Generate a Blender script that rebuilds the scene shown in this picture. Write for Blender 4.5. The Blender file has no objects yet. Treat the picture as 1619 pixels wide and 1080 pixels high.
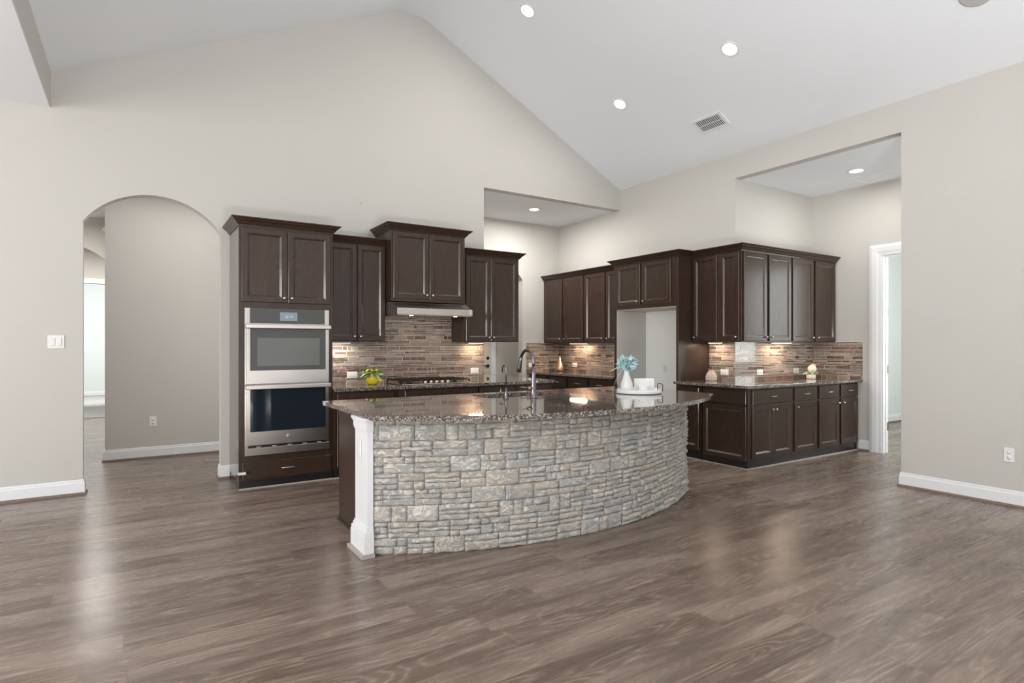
import bpy, bmesh, math, random
from mathutils import Vector, Matrix
from mathutils.geometry import tessellate_polygon
R = math.radians
S = bpy.context.scene
col = S.collection
rnd = random.Random(7)

# ------------------------------------------------------------------ camera
cd = bpy.data.cameras.new('camera'); cam = bpy.data.objects.new('camera', cd); col.objects.link(cam)
cam.location = (0, 0, 1.348); cam.rotation_euler = (R(90), 0, R(57.21 - 90))
cd.sensor_width = 36; cd.lens = 926 / 1619 * 36; cd.shift_y = 6.3 / 1619; cd.clip_start = .05; cd.clip_end = 100
S.camera = cam
# ------------------------------------------------------------------ world, view
w = bpy.data.worlds.new('world'); S.world = w; w.use_nodes = True
w.node_tree.nodes['Background'].inputs[0].default_value = (.93, .97, 1, 1)
w.node_tree.nodes['Background'].inputs[1].default_value = 1.1
S.view_settings.view_transform = 'Standard'; S.view_settings.look = 'None'
S.view_settings.exposure = -0.37; S.view_settings.gamma = 1; S.view_settings.use_curve_mapping = False
# ------------------------------------------------------------------ lights
def area(name, loc, to, sx, sy, power, color=(1, 1, 1), spread=180):
    l = bpy.data.lights.new(name, 'AREA'); l.shape = 'RECTANGLE'; l.size = sx; l.size_y = sy
    l.energy = power; l.color = color; l.spread = R(spread)
    o = bpy.data.objects.new(name, l); col.objects.link(o); o.location = loc
    o.rotation_euler = (Vector(to) - Vector(loc)).to_track_quat('-Z', 'Y').to_euler()
    return o
area('daylight_rear', (1.0, -3.8, 2.1), (1.6, 4, 1.9), 11.0, 3.6, 70, (1, .99, .97))
area('ceiling_uplight_fill', (.3, -1.8, .03), (.3001, -1.8, 5), 1.6, 1.6, 560, (1, 1, 1))  # added uplight behind the camera, brightens the vaulted ceiling
area('left_uplight_fill', (-3.3, 2.6, .7), (-2.6, 3.8, 3.4), 1.8, 1.8, 48, (1, 1, 1))  # second added uplight, out of view, lifts the low left ceiling
area('daylight_left', (-6.6, 1.5, 1.7), (2, 3, 1.9), 6.5, 2.6, 480, (1, .99, .97))
area('daylight_hall', (-.9, 16.2, 2.0), (-.9, 19, 1.2), 2.0, 1.4, 100)
area('daylight_utility', (9.4, 2.2, 2.0), (9.6, 5, 1.4), 2.2, 2.0, 110, (.95, 1, .97))
area('hall_fill', (-.9, 9.3, 3.1), (-.9, 9.3, 0), .5, .5, 45, (1, .95, .9))  # unseen fill added to light the hall, no fixture modelled
area('hall_fill_far', (-.7, 12.0, 3.1), (-.7, 12.0, 0), .5, .5, 70, (1, .96, .92))  # fill added to brighten the dark stretch past the second arch
area('hall_fill_near', (.7, 7.4, 3.15), (.7, 7.4, 0), 1.8, 1.0, 20, (1, .98, .95))  # broad unseen fill added over the near hallway
area('hall_side_fill', (1.9, 7.4, 1.3), (-.6, 8.0, 1.2), 1.0, 1.8, 14, (1, .99, .97))  # hidden fill added at the hall's closed end for its lower wall
area('alcove_fill', (7.05, 1.0, 1.3), (7.05, 3.4, 2.1), 1.2, 1.6, 60, (.97, 1, .99))  # hidden fill added to lift the alcove ceiling, no window there
area('entry_lamp', (5.0, 9.0, 3.0), (5.0, 9.0, 0), .4, .4, 30, (1, .93, .86))

# ------------------------------------------------------------------ materials
def lin(c):
    return tuple(((x / 255) / 12.92 if x / 255 <= .04045 else ((x / 255 + .055) / 1.055) ** 2.4) for x in c)
class NT:
    def __init__(s, name):
        s.m = bpy.data.materials.new(name); s.m.use_nodes = True; s.t = s.m.node_tree; s.t.nodes.clear()
        s.out = s.n('ShaderNodeOutputMaterial'); s.b = s.n('ShaderNodeBsdfPrincipled')
        s.l(s.b.outputs[0], s.out.inputs[0])
    def n(s, ty, **k):
        x = s.t.nodes.new(ty)
        for a, b in k.items(): setattr(x, a, b)
        return x
    def l(s, a, b): s.t.links.new(a, b)
    def v(s, inp, val):
        if hasattr(val, 'links') or hasattr(val, 'is_linked'): s.l(val, inp)
        else: inp.default_value = val
    def math(s, op, a, b=0.0, c=None):
        x = s.n('ShaderNodeMath', operation=op); s.v(x.inputs[0], a); s.v(x.inputs[1], b)
        if c is not None: s.v(x.inputs[2], c)
        return x.outputs[0]
    def mix(s, f, a, b, blend='MIX'):
        x = s.n('ShaderNodeMix', data_type='RGBA', blend_type=blend); s.v(x.inputs[0], f)
        for i, q in ((6, a), (7, b)):
            if isinstance(q, tuple): q = (*q[:3], 1)
            s.v(x.inputs[i], q)
        return x.outputs[2]
    def ramp(s, f, stops):
        x = s.n('ShaderNodeValToRGB'); s.l(f, x.inputs[0]); e = x.color_ramp.elements
        while len(e) < len(stops): e.new(.5)
        for i, (p, c) in enumerate(stops):
            e[i].position = p; e[i].color = (*c, 1) if isinstance(c, tuple) else (c, c, c, 1)
        return x.outputs[0]
    def noise(s, vec, scale, detail=4, rough=.5, dist=0):
        x = s.n('ShaderNodeTexNoise'); s.l(vec, x.inputs['Vector']); x.inputs['Scale'].default_value = scale
        x.inputs['Detail'].default_value = detail; x.inputs['Roughness'].default_value = rough
        x.inputs['Distortion'].default_value = dist
        return x.outputs[0]
    def obj(s): return s.n('ShaderNodeTexCoord').outputs['Object']
    def pos(s): return s.n('ShaderNodeNewGeometry').outputs['Position']
    def scale(s, vec, sc, rot=(0, 0, 0)):
        x = s.n('ShaderNodeMapping'); s.l(vec, x.inputs[0]); x.inputs['Scale'].default_value = sc
        x.inputs['Rotation'].default_value = rot
        return x.outputs[0]
    def comb(s, x, y, z):
        c = s.n('ShaderNodeCombineXYZ')
        for i, q in enumerate((x, y, z)): s.v(c.inputs[i], q)
        return c.outputs[0]
    def bump(s, h, strength, dist=.01):
        x = s.n('ShaderNodeBump'); x.inputs['Strength'].default_value = strength; x.inputs['Distance'].default_value = dist
        s.l(h, x.inputs['Height']); s.l(x.outputs[0], s.b.inputs['Normal'])
    def set(s, **k):
        for a, b in k.items():
            nm = {'color': 'Base Color', 'rough': 'Roughness', 'metal': 'Metallic', 'spec': 'Specular IOR Level',
                  'coat': 'Coat Weight', 'coatr': 'Coat Roughness', 'ecol': 'Emission Color', 'est': 'Emission Strength',
                  'trans': 'Transmission Weight', 'aniso': 'Anisotropic', 'sss': 'Subsurface Weight'}[a]
            if isinstance(b, tuple): b = (*b[:3], 1)
            s.v(s.b.inputs[nm], b)
        return s
def plain(name, color, rough=.5, metal=0, spec=.5, var=.03, nscale=12, bump=0, bscale=200, **k):
    t = NT(name); o = t.obj(); nz = t.noise(o, nscale, 3)
    c2 = tuple(min(1, x * (1 + var)) for x in color); c1 = tuple(x * (1 - var) for x in color)
    t.set(color=t.mix(nz, c1, c2), rough=rough, metal=metal, spec=spec, **k)
    if bump: t.bump(t.noise(o, bscale, 2), bump, .002)
    return t.m
def emit(name, color, strength):
    t = NT(name); t.set(color=(.05, .05, .05), ecol=color, est=strength); return t.m

M = {}
def paint(name, color, bs=.25):
    t = NT(name); p = t.pos()
    t.set(color=t.mix(t.noise(p, 1.2, 3), tuple(x * .985 for x in color), tuple(x * 1.015 for x in color)), rough=.75, spec=.25)
    t.bump(t.noise(p, 95, 2, .6), bs, .0025)
    return t.m
M['wall'] = paint('wall_paint', (.57, .553, .52))
M['ceiling'] = paint('ceiling_paint', (.83, .855, .89), .4)
M['utility'] = paint('utility_wall_paint', (.74, .77, .75))
M['trim'] = plain('white_trim_paint', (.80, .81, .83), .35, var=.01)
M['ceramic'] = plain('white_ceramic', (.82, .82, .81), .3, var=.01)
M['plastic'] = plain('white_plastic', (.80, .80, .79), .35, var=.01)
M['plastic_grey'] = plain('pale_grey_plastic', (.5, .5, .5), .5)
M['socket'] = plain('socket_slots', (.08, .08, .08), .6)
M['steel'] = plain('brushed_steel', (.52, .485, .455), .27, 1, aniso=.6)
M['steel_bright'] = plain('handle_steel', (.64, .60, .56), .3, 1)
M['knob'] = plain('brushed_nickel_knobs', (.55, .50, .46), .28, 1)
M['faucet'] = plain('slate_faucet_metal', (.20, .19, .20), .25, 1)
M['bronze'] = plain('lever_bronze', (.35, .25, .17), .3, 1)
M['door_paint'] = plain('warm_door_paint', (.66, .59, .50), .4)
M['black_metal'] = plain('black_metal', (.03, .028, .028), .4, .6)
M['black'] = plain('black_enamel', (.012, .012, .012), .35)
M['oven_glass'] = plain('lower_oven_glass', (.014, .02, .028), .04, 0, .6)
M['oven_grey'] = plain('upper_oven_glass', (.055, .058, .055), .12, 0, .6)
M['oven_window'] = plain('upper_oven_window', (.13, .132, .122), .12, 0, .6)
M['display'] = emit('oven_display', (.30, .38, .44), .8)
M['digits'] = emit('display_digits', (.9, .95, 1), 1.0)
M['lens'] = emit('lamp_lens', (1, .96, .9), 9)
M['warm'] = emit('warm_lamp_lens', (1, .82, .6), 5)
M['shoe'] = plain('shoe_moulding', (.20, .15, .12), .5)
M['shoe_grey'] = plain('grey_shoe_moulding', (.42, .38, .34), .5)
M['grout'] = plain('pale_grout', (.80, .74, .67), .8)
M['mortar'] = plain('stone_backing', (.16, .16, .16), .9)
M['yellow'] = plain('yellow_glaze', (.85, .68, .03), .2)
M['lemon'] = plain('lemon_skin', (.90, .62, .02), .45)
M['leaf'] = plain('green_leaves', (.12, .24, .07), .5, var=.4, nscale=40)
M['leaf_pale'] = plain('pale_green_leaves', (.42, .52, .30), .5, var=.3, nscale=40)
M['teal'] = plain('teal_leaves', (.42, .66, .66), .6, var=.25, nscale=50)
M['teal_pale'] = plain('pale_blue_leaves', (.62, .80, .80), .6, var=.1, nscale=50)
M['cream'] = plain('cream_petals', (.85, .74, .60), .6, var=.1)
M['peach'] = plain('peach_petals', (.80, .42, .18), .6, var=.1)
M['copper'] = plain('copper_glaze', (.80, .52, .36), .28, 1)
M['terracotta'] = plain('terracotta_petals', (.45, .17, .10), .6)
M['burner'] = plain('cooktop_pan', (.62, .50, .42), .2, 1)
M['niche_bright'] = paint('brightened_niche_wall', (.86, .87, .85))  # greenish white, lightened further in place of light missing from the niche
M['carpet'] = plain('pale_carpet', (.60, .58, .55), .95, var=.1, nscale=60, bump=.5)
M['dark_inside'] = plain('cabinet_interior_maple', (.72, .62, .50), .5)

def wood(name='espresso_cabinet_wood', coat=0.0, rg=.28):
    t = NT(name); o = t.obj()
    g = t.noise(t.scale(o, (38, 38, 2.2)), 1.0, 6, .65, .6)
    b = t.noise(t.scale(o, (4, 4, 2.0)), 1.0, 3, .5, 1.5)
    rings = t.math('SINE', t.math('MULTIPLY', t.noise(t.scale(o, (3.2, 3.2, .9)), 1.0, 2, .5, .4), 90.0))
    c = t.ramp(g, [(.25, (.026, .0137, .0090)), (.8, (.040, .0212, .0142))])
    c = t.mix(t.math('MULTIPLY', b, .5), c, (.070, .038, .025))
    c = t.mix(t.math('MULTIPLY', t.math('MAXIMUM', rings, 0.0), .16), c, (.085, .055, .042))
    t.set(color=c, rough=t.math('ADD', t.math('MULTIPLY', g, .03), rg), spec=.45, coat=coat, coatr=.12)
    return t.m
M['wood'] = wood()
M['wood_edge'] = wood('polished_cabinet_edge', 1.0, .2)
M['wood_gloss'] = wood('glossy_cabinet_side', .6, .14)
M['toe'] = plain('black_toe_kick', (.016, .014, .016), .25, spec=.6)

def floor_mat():
    t = NT('wood_plank_floor'); sp = t.n('ShaderNodeSeparateXYZ'); t.l(t.pos(), sp.inputs[0]); x, y = sp.outputs[0], sp.outputs[1]
    W, L = .182, 1.22
    yr = t.math('DIVIDE', y, W); row = t.math('FLOOR', yr)
    wn = t.n('ShaderNodeTexWhiteNoise', noise_dimensions='1D'); t.l(row, wn.inputs['W'])
    xs = t.math('ADD', t.math('DIVIDE', x, L), t.math('MULTIPLY', wn.outputs[0], 7.31)); cl = t.math('FLOOR', xs)
    w2 = t.n('ShaderNodeTexWhiteNoise', noise_dimensions='2D'); t.l(t.comb(row, cl, 0.0), w2.inputs['Vector']); idv = w2.outputs[0]
    off = t.math('MULTIPLY', idv, 53.0)
    # cathedral grain: contours of a stretched noise
    n1 = t.noise(t.comb(t.math('ADD', t.math('MULTIPLY', x, .85), off), t.math('MULTIPLY', y, 6.5), off), 1.0, 2.5, .45, .55)
    rings = t.math('ABSOLUTE', t.math('SINE', t.math('MULTIPLY', n1, 46.0)))
    fine = t.noise(t.comb(t.math('ADD', t.math('MULTIPLY', x, 3.0), off), t.math('MULTIPLY', y, 95.0), off), 1.0, 5, .6)
    blot = t.noise(t.comb(t.math('ADD', t.math('MULTIPLY', x, 1.3), off), t.math('MULTIPLY', y, 9.0), off), 1.0, 3, .5)
    c = t.ramp(idv, [(0, (.15, .106, .08)), (.5, (.215, .158, .124)), (1, (.285, .215, .172))])
    c = t.mix(t.math('MULTIPLY', t.math('POWER', t.math('SUBTRACT', 1.0, rings), 2.0), .62), c, (.44, .35, .28))
    c = t.mix(t.ramp(blot, [(.45, 0.0), (.68, .75)]), c, (.09, .06, .045))
    c = t.mix(t.ramp(fine, [(.35, 0.0), (.75, .5)]), c, (.14, .10, .08))
    fy = t.math('FRACT', yr); fx = t.math('FRACT', xs)
    ey = t.math('LESS_THAN', t.math('MINIMUM', fy, t.math('SUBTRACT', 1.0, fy)), .008)
    ex = t.math('LESS_THAN', t.math('MINIMUM', fx, t.math('SUBTRACT', 1.0, fx)), .0012)
    gap = t.math('MAXIMUM', ey, ex)
    c = t.mix(t.math('MULTIPLY', gap, .55), c, (.08, .055, .045))
    t.set(color=c, rough=t.math('ADD', t.math('MULTIPLY', fine, .14), .20), spec=.5)
    t.bump(t.math('SUBTRACT', t.math('MULTIPLY', fine, .4), gap), .12, .0015)
    return t.m
M['floor'] = floor_mat()

def granite():
    t = NT('speckled_granite'); p = t.obj()
    v = t.n('ShaderNodeTexVoronoi'); t.l(p, v.inputs['Vector']); v.inputs['Scale'].default_value = 120
    vs = t.n('ShaderNodeSeparateColor'); t.l(v.outputs['Color'], vs.inputs[0])
    n = t.noise(p, 60, 5, .7)
    c = t.ramp(vs.outputs[0], [(0, (.018, .016, .016)), (.28, (.055, .046, .042)), (.5, (.15, .118, .098)), (.75, (.27, .235, .205)), (1, (.52, .49, .46))])
    c = t.mix(t.ramp(n, [(.45, 0.0), (.65, .7)]), c, (.115, .085, .068))
    c = t.mix(t.ramp(t.noise(p, 220, 2), [(.6, 0.0), (.68, .7)]), c, (.02, .018, .018))
    t.set(color=c, rough=.045, spec=.8, coat=.5, coatr=.03)
    return t.m
M['granite'] = granite()

def tile_mat():
    t = NT('linear_glass_stone_tile'); a = t.n('ShaderNodeAttribute', attribute_name='tint'); p = t.obj()
    st = t.noise(t.scale(p, (9, 9, 130)), 1.0, 5, .65, .8)
    c = t.mix(t.ramp(st, [(.3, 0.0), (.7, .75)]), a.outputs[0], (.085, .058, .044))
    c = t.mix(t.ramp(t.noise(t.scale(p, (14, 14, 90)), 1.0, 3), [(.52, 0.0), (.8, .45)]), c, (.56, .50, .44))
    t.set(color=c, rough=.09, spec=.75)
    return t.m
M['tile'] = tile_mat()

def stone_mat():
    t = NT('ledger_stone'); a = t.n('ShaderNodeAttribute', attribute_name='tint'); p = t.obj()
    n = t.noise(p, 22, 7, .65, .6); n2 = t.noise(t.scale(p, (1, 1, 2.2)), 9, 5, .6, 1.2)
    c = t.mix(t.ramp(n2, [(.35, 0.0), (.7, .55)]), a.outputs[0], (.52, .47, .40))
    c = t.mix(t.ramp(n, [(.42, .45), (.56, 0.0)]), c, (.44, .45, .46))
    c = t.mix(t.ramp(t.noise(t.scale(p, (1, 1, 1.8)), 34, 3, .5, 2.0), [(.47, 0.0), (.5, .45), (.53, 0.0)]), c, (.14, .13, .13))
    cr = t.noise(t.scale(p, (1, 1, 1.6)), 15, 6, .7, 1.2)
    c = t.mix(t.ramp(cr, [(.455, 0.0), (.488, .45), (.50, .45), (.525, 0.0)]), c, (.20, .195, .19))
    c = t.mix(t.ramp(t.noise(p, 6, 4, .6), [(.5, 0.0), (.7, .5)]), c, (.72, .64, .52))
    t.set(color=c, rough=.85, spec=.2)
    t.bump(t.math('ADD', t.math('MULTIPLY', n, 1.2), t.math('ADD', n2, t.ramp(cr, [(.42, 1.0), (.49, 0.0), (.56, 1.0)]))), .6, .012)
    return t.m
M['stone'] = stone_mat()

# ------------------------------------------------------------------ mesh helpers
class MB:
    def __init__(s): s.v = []; s.f = []; s.c = []; s.sm = []
    def add(s, vs, fs, col_=None, smooth=False):
        b = len(s.v); s.v += [tuple(x) for x in vs]
        for f in fs: s.f.append([i + b for i in f]); s.c.append(col_); s.sm.append(smooth)
        return s
    def box(s, x0, y0, z0, x1, y1, z1, col_=None):
        return s.add([(x0, y0, z0), (x1, y0, z0), (x1, y1, z0), (x0, y1, z0), (x0, y0, z1), (x1, y0, z1), (x1, y1, z1), (x0, y1, z1)],
                     [(0, 3, 2, 1), (4, 5, 6, 7), (0, 1, 5, 4), (1, 2, 6, 5), (2, 3, 7, 6), (3, 0, 4, 7)], col_)
    def prism(s, pts, d0, d1, axis='z'):
        """extrude a simple polygon; axis z: pts=(x,y); axis y: pts=(x,z); axis x: pts=(y,z)"""
        def P(a, b, d): return {'z': (a, b, d), 'y': (a, d, b), 'x': (d, a, b)}[axis]
        n = len(pts); vs = [P(a, b, d0) for a, b in pts] + [P(a, b, d1) for a, b in pts]
        tri = tessellate_polygon([[Vector((a, b, 0)) for a, b in pts]])
        ar = sum(pts[i][0] * pts[(i + 1) % n][1] - pts[(i + 1) % n][0] * pts[i][1] for i in range(n))
        fs = [tuple(t) for t in tri] + [tuple(i + n for i in reversed(t)) for t in tri]
        fs += [(i, (i + 1) % n, (i + 1) % n + n, i + n) for i in range(n)]
        return s.add(vs, fs)
    def lathe(s, prof, n=24, c=(0, 0, 0), ax='z', smooth=True):
        vs = []; m = len(prof)
        for i in range(n):
            a = 2 * math.pi * i / n
            for r, z in prof:
                p = (r * math.cos(a), r * math.sin(a), z)
                if ax == 'y': p = (p[0], p[2], p[1])
                if ax == 'x': p = (p[2], p[0], p[1])
                vs.append((p[0] + c[0], p[1] + c[1], p[2] + c[2]))
        fs = []
        for i in range(n):
            j = (i + 1) % n
            for k in range(m - 1): fs.append((i * m + k, j * m + k, j * m + k + 1, i * m + k + 1))
        fs.append([i * m for i in reversed(range(n))]); fs.append([i * m + m - 1 for i in range(n)])
        return s.add(vs, fs, None, smooth)
    def tube(s, path, rad, n=12, smooth=True):
        pts = [Vector(p) for p in path]; rr = rad if isinstance(rad, (list, tuple)) else [rad] * len(pts)
        vs = []; up = None
        for i, p in enumerate(pts):
            t = (pts[min(i + 1, len(pts) - 1)] - pts[max(i - 1, 0)]).normalized()
            if up is None:
                up = Vector((0, 0, 1)) if abs(t.z) < .9 else Vector((1, 0, 0))
            a = t.cross(up).normalized(); b = a.cross(t).normalized(); up = b
            for k in range(n):
                q = 2 * math.pi * k / n; vs.append(p + (a * math.cos(q) + b * math.sin(q)) * rr[i])
        fs = []
        for i in range(len(pts) - 1):
            for k in range(n):
                l = (k + 1) % n; fs.append((i * n + k, i * n + l, (i + 1) * n + l, (i + 1) * n + k))
        fs.append(list(reversed(range(n)))); fs.append([(len(pts) - 1) * n + k for k in range(n)])
        return s.add(vs, fs, None, smooth)
    def build(s, name, mat, parent=None, loc=None, bevel=0, kind=None, mats=None):
        me = bpy.data.meshes.new(name); me.from_pydata(s.v, [], s.f)
        bm = bmesh.new(); bm.from_mesh(me); bmesh.ops.recalc_face_normals(bm, faces=bm.faces); bm.to_mesh(me); bm.free()
        if any(c is not None for c in s.c):
            at = me.color_attributes.new('tint', 'FLOAT_COLOR', 'CORNER')
            for p in me.polygons:
                cc = s.c[p.index] or (.5, .5, .5)
                for li in p.loop_indices: at.data[li].color = (*cc, 1)
        for p in me.polygons: p.use_smooth = s.sm[p.index]
        me.materials.append(M[mat] if isinstance(mat, str) else mat)
        if getattr(s, 'edge', None):
            me.materials.append(M['wood_edge'])
            for k in s.edge: me.polygons[k].material_index = 1
        o = bpy.data.objects.new(name, me); col.objects.link(o)
        if parent: o.parent = parent
        if loc: o.location = loc
        if bevel:
            b = o.modifiers.new('bevel', 'BEVEL'); b.width = bevel; b.segments = 2; b.limit_method = 'ANGLE'; b.angle_limit = R(40)
        if kind: o['kind'] = kind
        return o
def BX(*a): return MB().box(*a)
def tag(o, label, cat, group=None):
    o['label'] = label; o['category'] = cat
    if group: o['group'] = group
    return o
def thing(name, label, cat, loc=(0, 0, 0), rz=0, group=None):
    o = bpy.data.objects.new(name, None); col.objects.link(o); o.location = loc; o.rotation_euler = (0, 0, rz); o.empty_display_size = .1
    return tag(o, label, cat, group)
def struct(name, mb, mat, bevel=0): return mb.build(name, mat, kind='structure', bevel=bevel)
def copy_tree(o, parent=None):
    c = o.copy(); col.objects.link(c); c.parent = parent
    for ch in list(o.children): copy_tree(ch, c)
    return c

# ------------------------------------------------------------------ room constants
yA, xB, xC, yV, yW, yP = 6.57, 6.18, 7.86, 4.55, 2.70, 8.10
ZO, ZT, ZC, TH = 3.395, 3.70, .913, .032
def arch(cx, spring, half=.563, rise=.305, n=20):
    r = (half ** 2 + rise ** 2) / (2 * rise); a0 = math.asin(half / r)
    return [(cx + r * math.sin(-a0 + 2 * a0 * i / n), spring + rise - r + r * math.cos(-a0 + 2 * a0 * i / n)) for i in range(n + 1)]
# floor and walls
struct('floor', BX(-7.2, -4.2, -.1, 12.2, 13.35, 0), 'floor')
struct('floor_carpet', BX(-4, 13.35, -.1, 2, 19.3, .012), 'carpet')
gable = [(6.18, 3.70), (3.10, 5.262), (3.02, 5.298), (2.93, 5.322), (2.83, 5.33), (2.70, 5.33), (2.60, 5.315), (2.397, 5.217), (-.626, 3.776)]
wA = [(-7.2, 0), (-.395, 0)] + arch(.168, 2.48) + [(.731, 0), (3.80, 0), (3.80, ZO), (6.18, ZO)] + gable + [(-.626, 3.455), (-7.2, 3.455)]
struct('wall_back', MB().prism(wA, yA, yA + .125, 'y'), 'wall')
wB = [(-4.2, 0), (yW, 0), (yW, ZO), (yV, ZO), (yV, 0), (8.3, 0), (8.3, 3.8), (-4.2, 3.8)]
struct('wall_right', MB().prism(wB, xB, xB + .12, 'x'), 'wall')
roof = gable + [(-.626, 3.96), (2.7, 5.5), (2.9, 5.5), (6.18, 3.9)]
struct('ceiling', MB().prism(roof, -4.2, yA, 'y'), 'ceiling')
struct('ceiling_low', BX(-7.2, -4.2, 3.455, -.632, yA, 3.95), 'ceiling')
struct('wall_beam', BX(-.6319, -4.2, 3.4555, -.626, yA, 3.95), 'wall')
struct('wall_left', BX(-7.3, -4.2, 0, -7.2, yA, 3.455), 'wall')
# rear wall behind the camera with three tall window openings
wr = MB()
for a, b in ((-7.2, -6.0), (-3.2, -1.2), (1.0, 1.5), (3.7, 4.2), (6.0, 6.18)): wr.box(a, -4.2, 0, b, -4.05, 5.6)
for a, b in ((-6.0, -3.2), (-1.2, 1.0), (1.5, 3.7), (4.2, 6.0)): wr.box(a, -4.2, 0, b, -4.05, .4); wr.box(a, -4.2, 2.9, b, -4.05, 5.6)
struct('wall_rear', wr, 'wall')
# passage at the back right
struct('ceiling_passage', BX(3.68, yA + .125, ZO, xB, 8.3, ZO + .1), 'ceiling')
struct('wall_passage_left', BX(3.68, yA + .125, 0, 3.80, yP, ZO), 'wall')
wp = [(2.4, 0), (4.302, 0)] + arch(4.865, 2.435, .56, .30) + [(5.425, 0), (6.18, 0), (6.18, ZO), (2.4, ZO)]
struct('wall_passage_back', MB().prism(wp, yP, yP + .12, 'y'), 'wall')
struct('wall_entry_back', BX(2.4, 9.6, 0, 7.6, 9.72, 3.1), 'wall')
struct('wall_entry_right', BX(6.6, 8.22, 0, 6.7, 9.6, 3.1), 'wall')
struct('wall_entry_left', BX(2.3, 8.22, 0, 2.4, 9.6, 3.1), 'wall')
struct('ceiling_entry', BX(2.3, 8.22, 3.1, 7.6, 9.72, 3.2), 'ceiling')
# hallway behind the arch
struct('wall_hallway_facing', BX(-.29, 8.25, 0, 2.2, 8.37, 3.22), 'wall')
struct('wall_hallway_inner', BX(-.29, 8.37, 0, -.19, 10.5, 3.22), 'wall')
struct('wall_hallway_left', BX(-1.9, 6.695, 0, -1.8, 13.35, 3.22), 'wall')
struct('wall_hallway_right', BX(2.0, 6.695, 0, 2.1, 8.25, 3.22), 'wall')
struct('ceiling_hallway', BX(-1.9, 6.695, 3.22, 2.1, 13.5, 3.32), 'ceiling')
wh = [(-1.8, 0), (-1.405, 0)] + arch(-.845, 2.50, .56, .31) + [(-.285, 0), (.3, 0), (.3, 3.22), (-1.8, 3.22)]
struct('wall_hallway_arch', MB().prism(wh, 10.5, 10.62, 'y'), 'wall')
struct('wall_hallway_end', MB().prism([(-1.8, 0), (-1.3, 0), (-1.3, 2.5), (-.25, 2.5), (-.25, 0), (.9, 0), (.9, 3.22), (-1.8, 3.22)], 13.35, 13.47, 'y'), 'wall')
struct('trim_1', BX(-1.39, 13.325, 2.5, -.16, 13.35, 2.59), 'trim')
struct('wall_hallway_far_right', BX(.3, 10.62, 0, .4, 13.35, 3.22), 'wall')
struct('wall_bedroom', BX(-4, 19.0, 0, 2, 19.1, 3.2), 'utility')
struct('wall_bedroom_left', BX(-4.1, 13.47, 0, -4, 19.1, 3.2), 'utility')
struct('wall_bedroom_right', BX(2, 13.47, 0, 2.1, 19.1, 3.2), 'utility')
struct('ceiling_bedroom', BX(-4.1, 13.47, 3.2, 2.1, 19.1, 3.3), 'ceiling')
# alcove at the right and the room behind its doorway
struct('ceiling_alcove', BX(xB + .12, .9, ZO, xC + .12, yV + .12, ZO + .1), 'ceiling')
struct('wall_alcove', BX(xB + .12, yV, 0, xC, yV + .12, ZO), 'wall')
struct('wall_alcove_back', MB().prism([(.9, 0), (2.80, 0), (2.80, 2.475), (3.66, 2.475), (3.66, 0), (4.67, 0), (4.67, ZO), (.9, ZO)], xC, xC + .12, 'x'), 'wall')
struct('wall_alcove_near', BX(xB + .12, .8, 0, xC + .12, .9, ZO), 'wall')
struct('wall_utility', BX(xC + .12, 5.04, 0, 12.2, 5.14, 3.0), 'utility')
struct('wall_utility_end', BX(12.1, 1.2, 0, 12.2, 5.04, 3.0), 'utility')
struct('wall_utility_near', BX(xC + .12, 1.1, 0, 12.2, 1.2, 3.0), 'utility')
struct('ceiling_utility', BX(xC + .12, 1.1, 3.0, 12.2, 5.14, 3.1), 'ceiling')

# ------------------------------------------------------------------ swept mouldings
def sweep(path, prof, side=1, closed=False):
    """path: list of (x,y); prof: list of (out,z); side +1 offsets to the left of travel"""
    n = len(path); P = [Vector(p) for p in path]; rings = []
    for i in range(n):
        d0 = (P[i] - P[i - 1]).normalized() if i > 0 else (P[1] - P[0]).normalized()
        d1 = (P[i + 1] - P[i]).normalized() if i < n - 1 else d0
        n0 = Vector((-d0.y, d0.x)) * side; n1 = Vector((-d1.y, d1.x)) * side
        m = (n0 + n1); m = m / max(.2, m.dot(n0))
        rings.append([(P[i].x + m.x * o, P[i].y + m.y * o, z) for o, z in prof])
    k = len(prof); vs = [v for r_ in rings for v in r_]; fs = []
    for i in range(n - 1):
        for j in range(k):
            l = (j + 1) % k; fs.append((i * k + j, i * k + l, (i + 1) * k + l, (i + 1) * k + j))
    fs.append(list(range(k))); fs.append([(n - 1) * k + j for j in reversed(range(k))])
    return MB().add(vs, fs)
BASEP = [(0, .135), (.006, .135), (.009, .125), (.009, .115), (.014, .105), (.015, .02), (0, .02)]
SHOEP = [(0, .0), (.028, .0), (.028, .012), (.020, .022), (0, .022)]
def baseboard(name, path, side):
    b = struct(name, sweep(path, BASEP, side), 'trim')
    s = sweep(path, SHOEP, side).build('shoe_moulding', 'shoe', b)
baseboard('baseboard_back_left', [(-7.2, yA), (-.395, yA), (-.395, yA + .125)], -1)
baseboard('baseboard_back_pier', [(.731, yA + .125), (.731, yA), (.812, yA)], -1)
baseboard('baseboard_hallway', [(-.29, 10.4), (-.29, 8.25), (2.0, 8.25)], -1)
baseboard('baseboard_hallway_arch', [(-.285, 10.62), (-.285, 10.5), (-.29, 10.42)], 1)
baseboard('baseboard_right', [(xB + .12, yW), (xB, yW), (xB, -4.0)], -1)
baseboard('baseboard_alcove', [(xC, 3.93), (xC, 3.80)], -1)
baseboard('baseboard_utility', [(xC + .12, 5.04), (12.1, 5.04)], -1)
baseboard('baseboard_bedroom', [(-4, 19.0), (2, 19.0)], -1)
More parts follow.
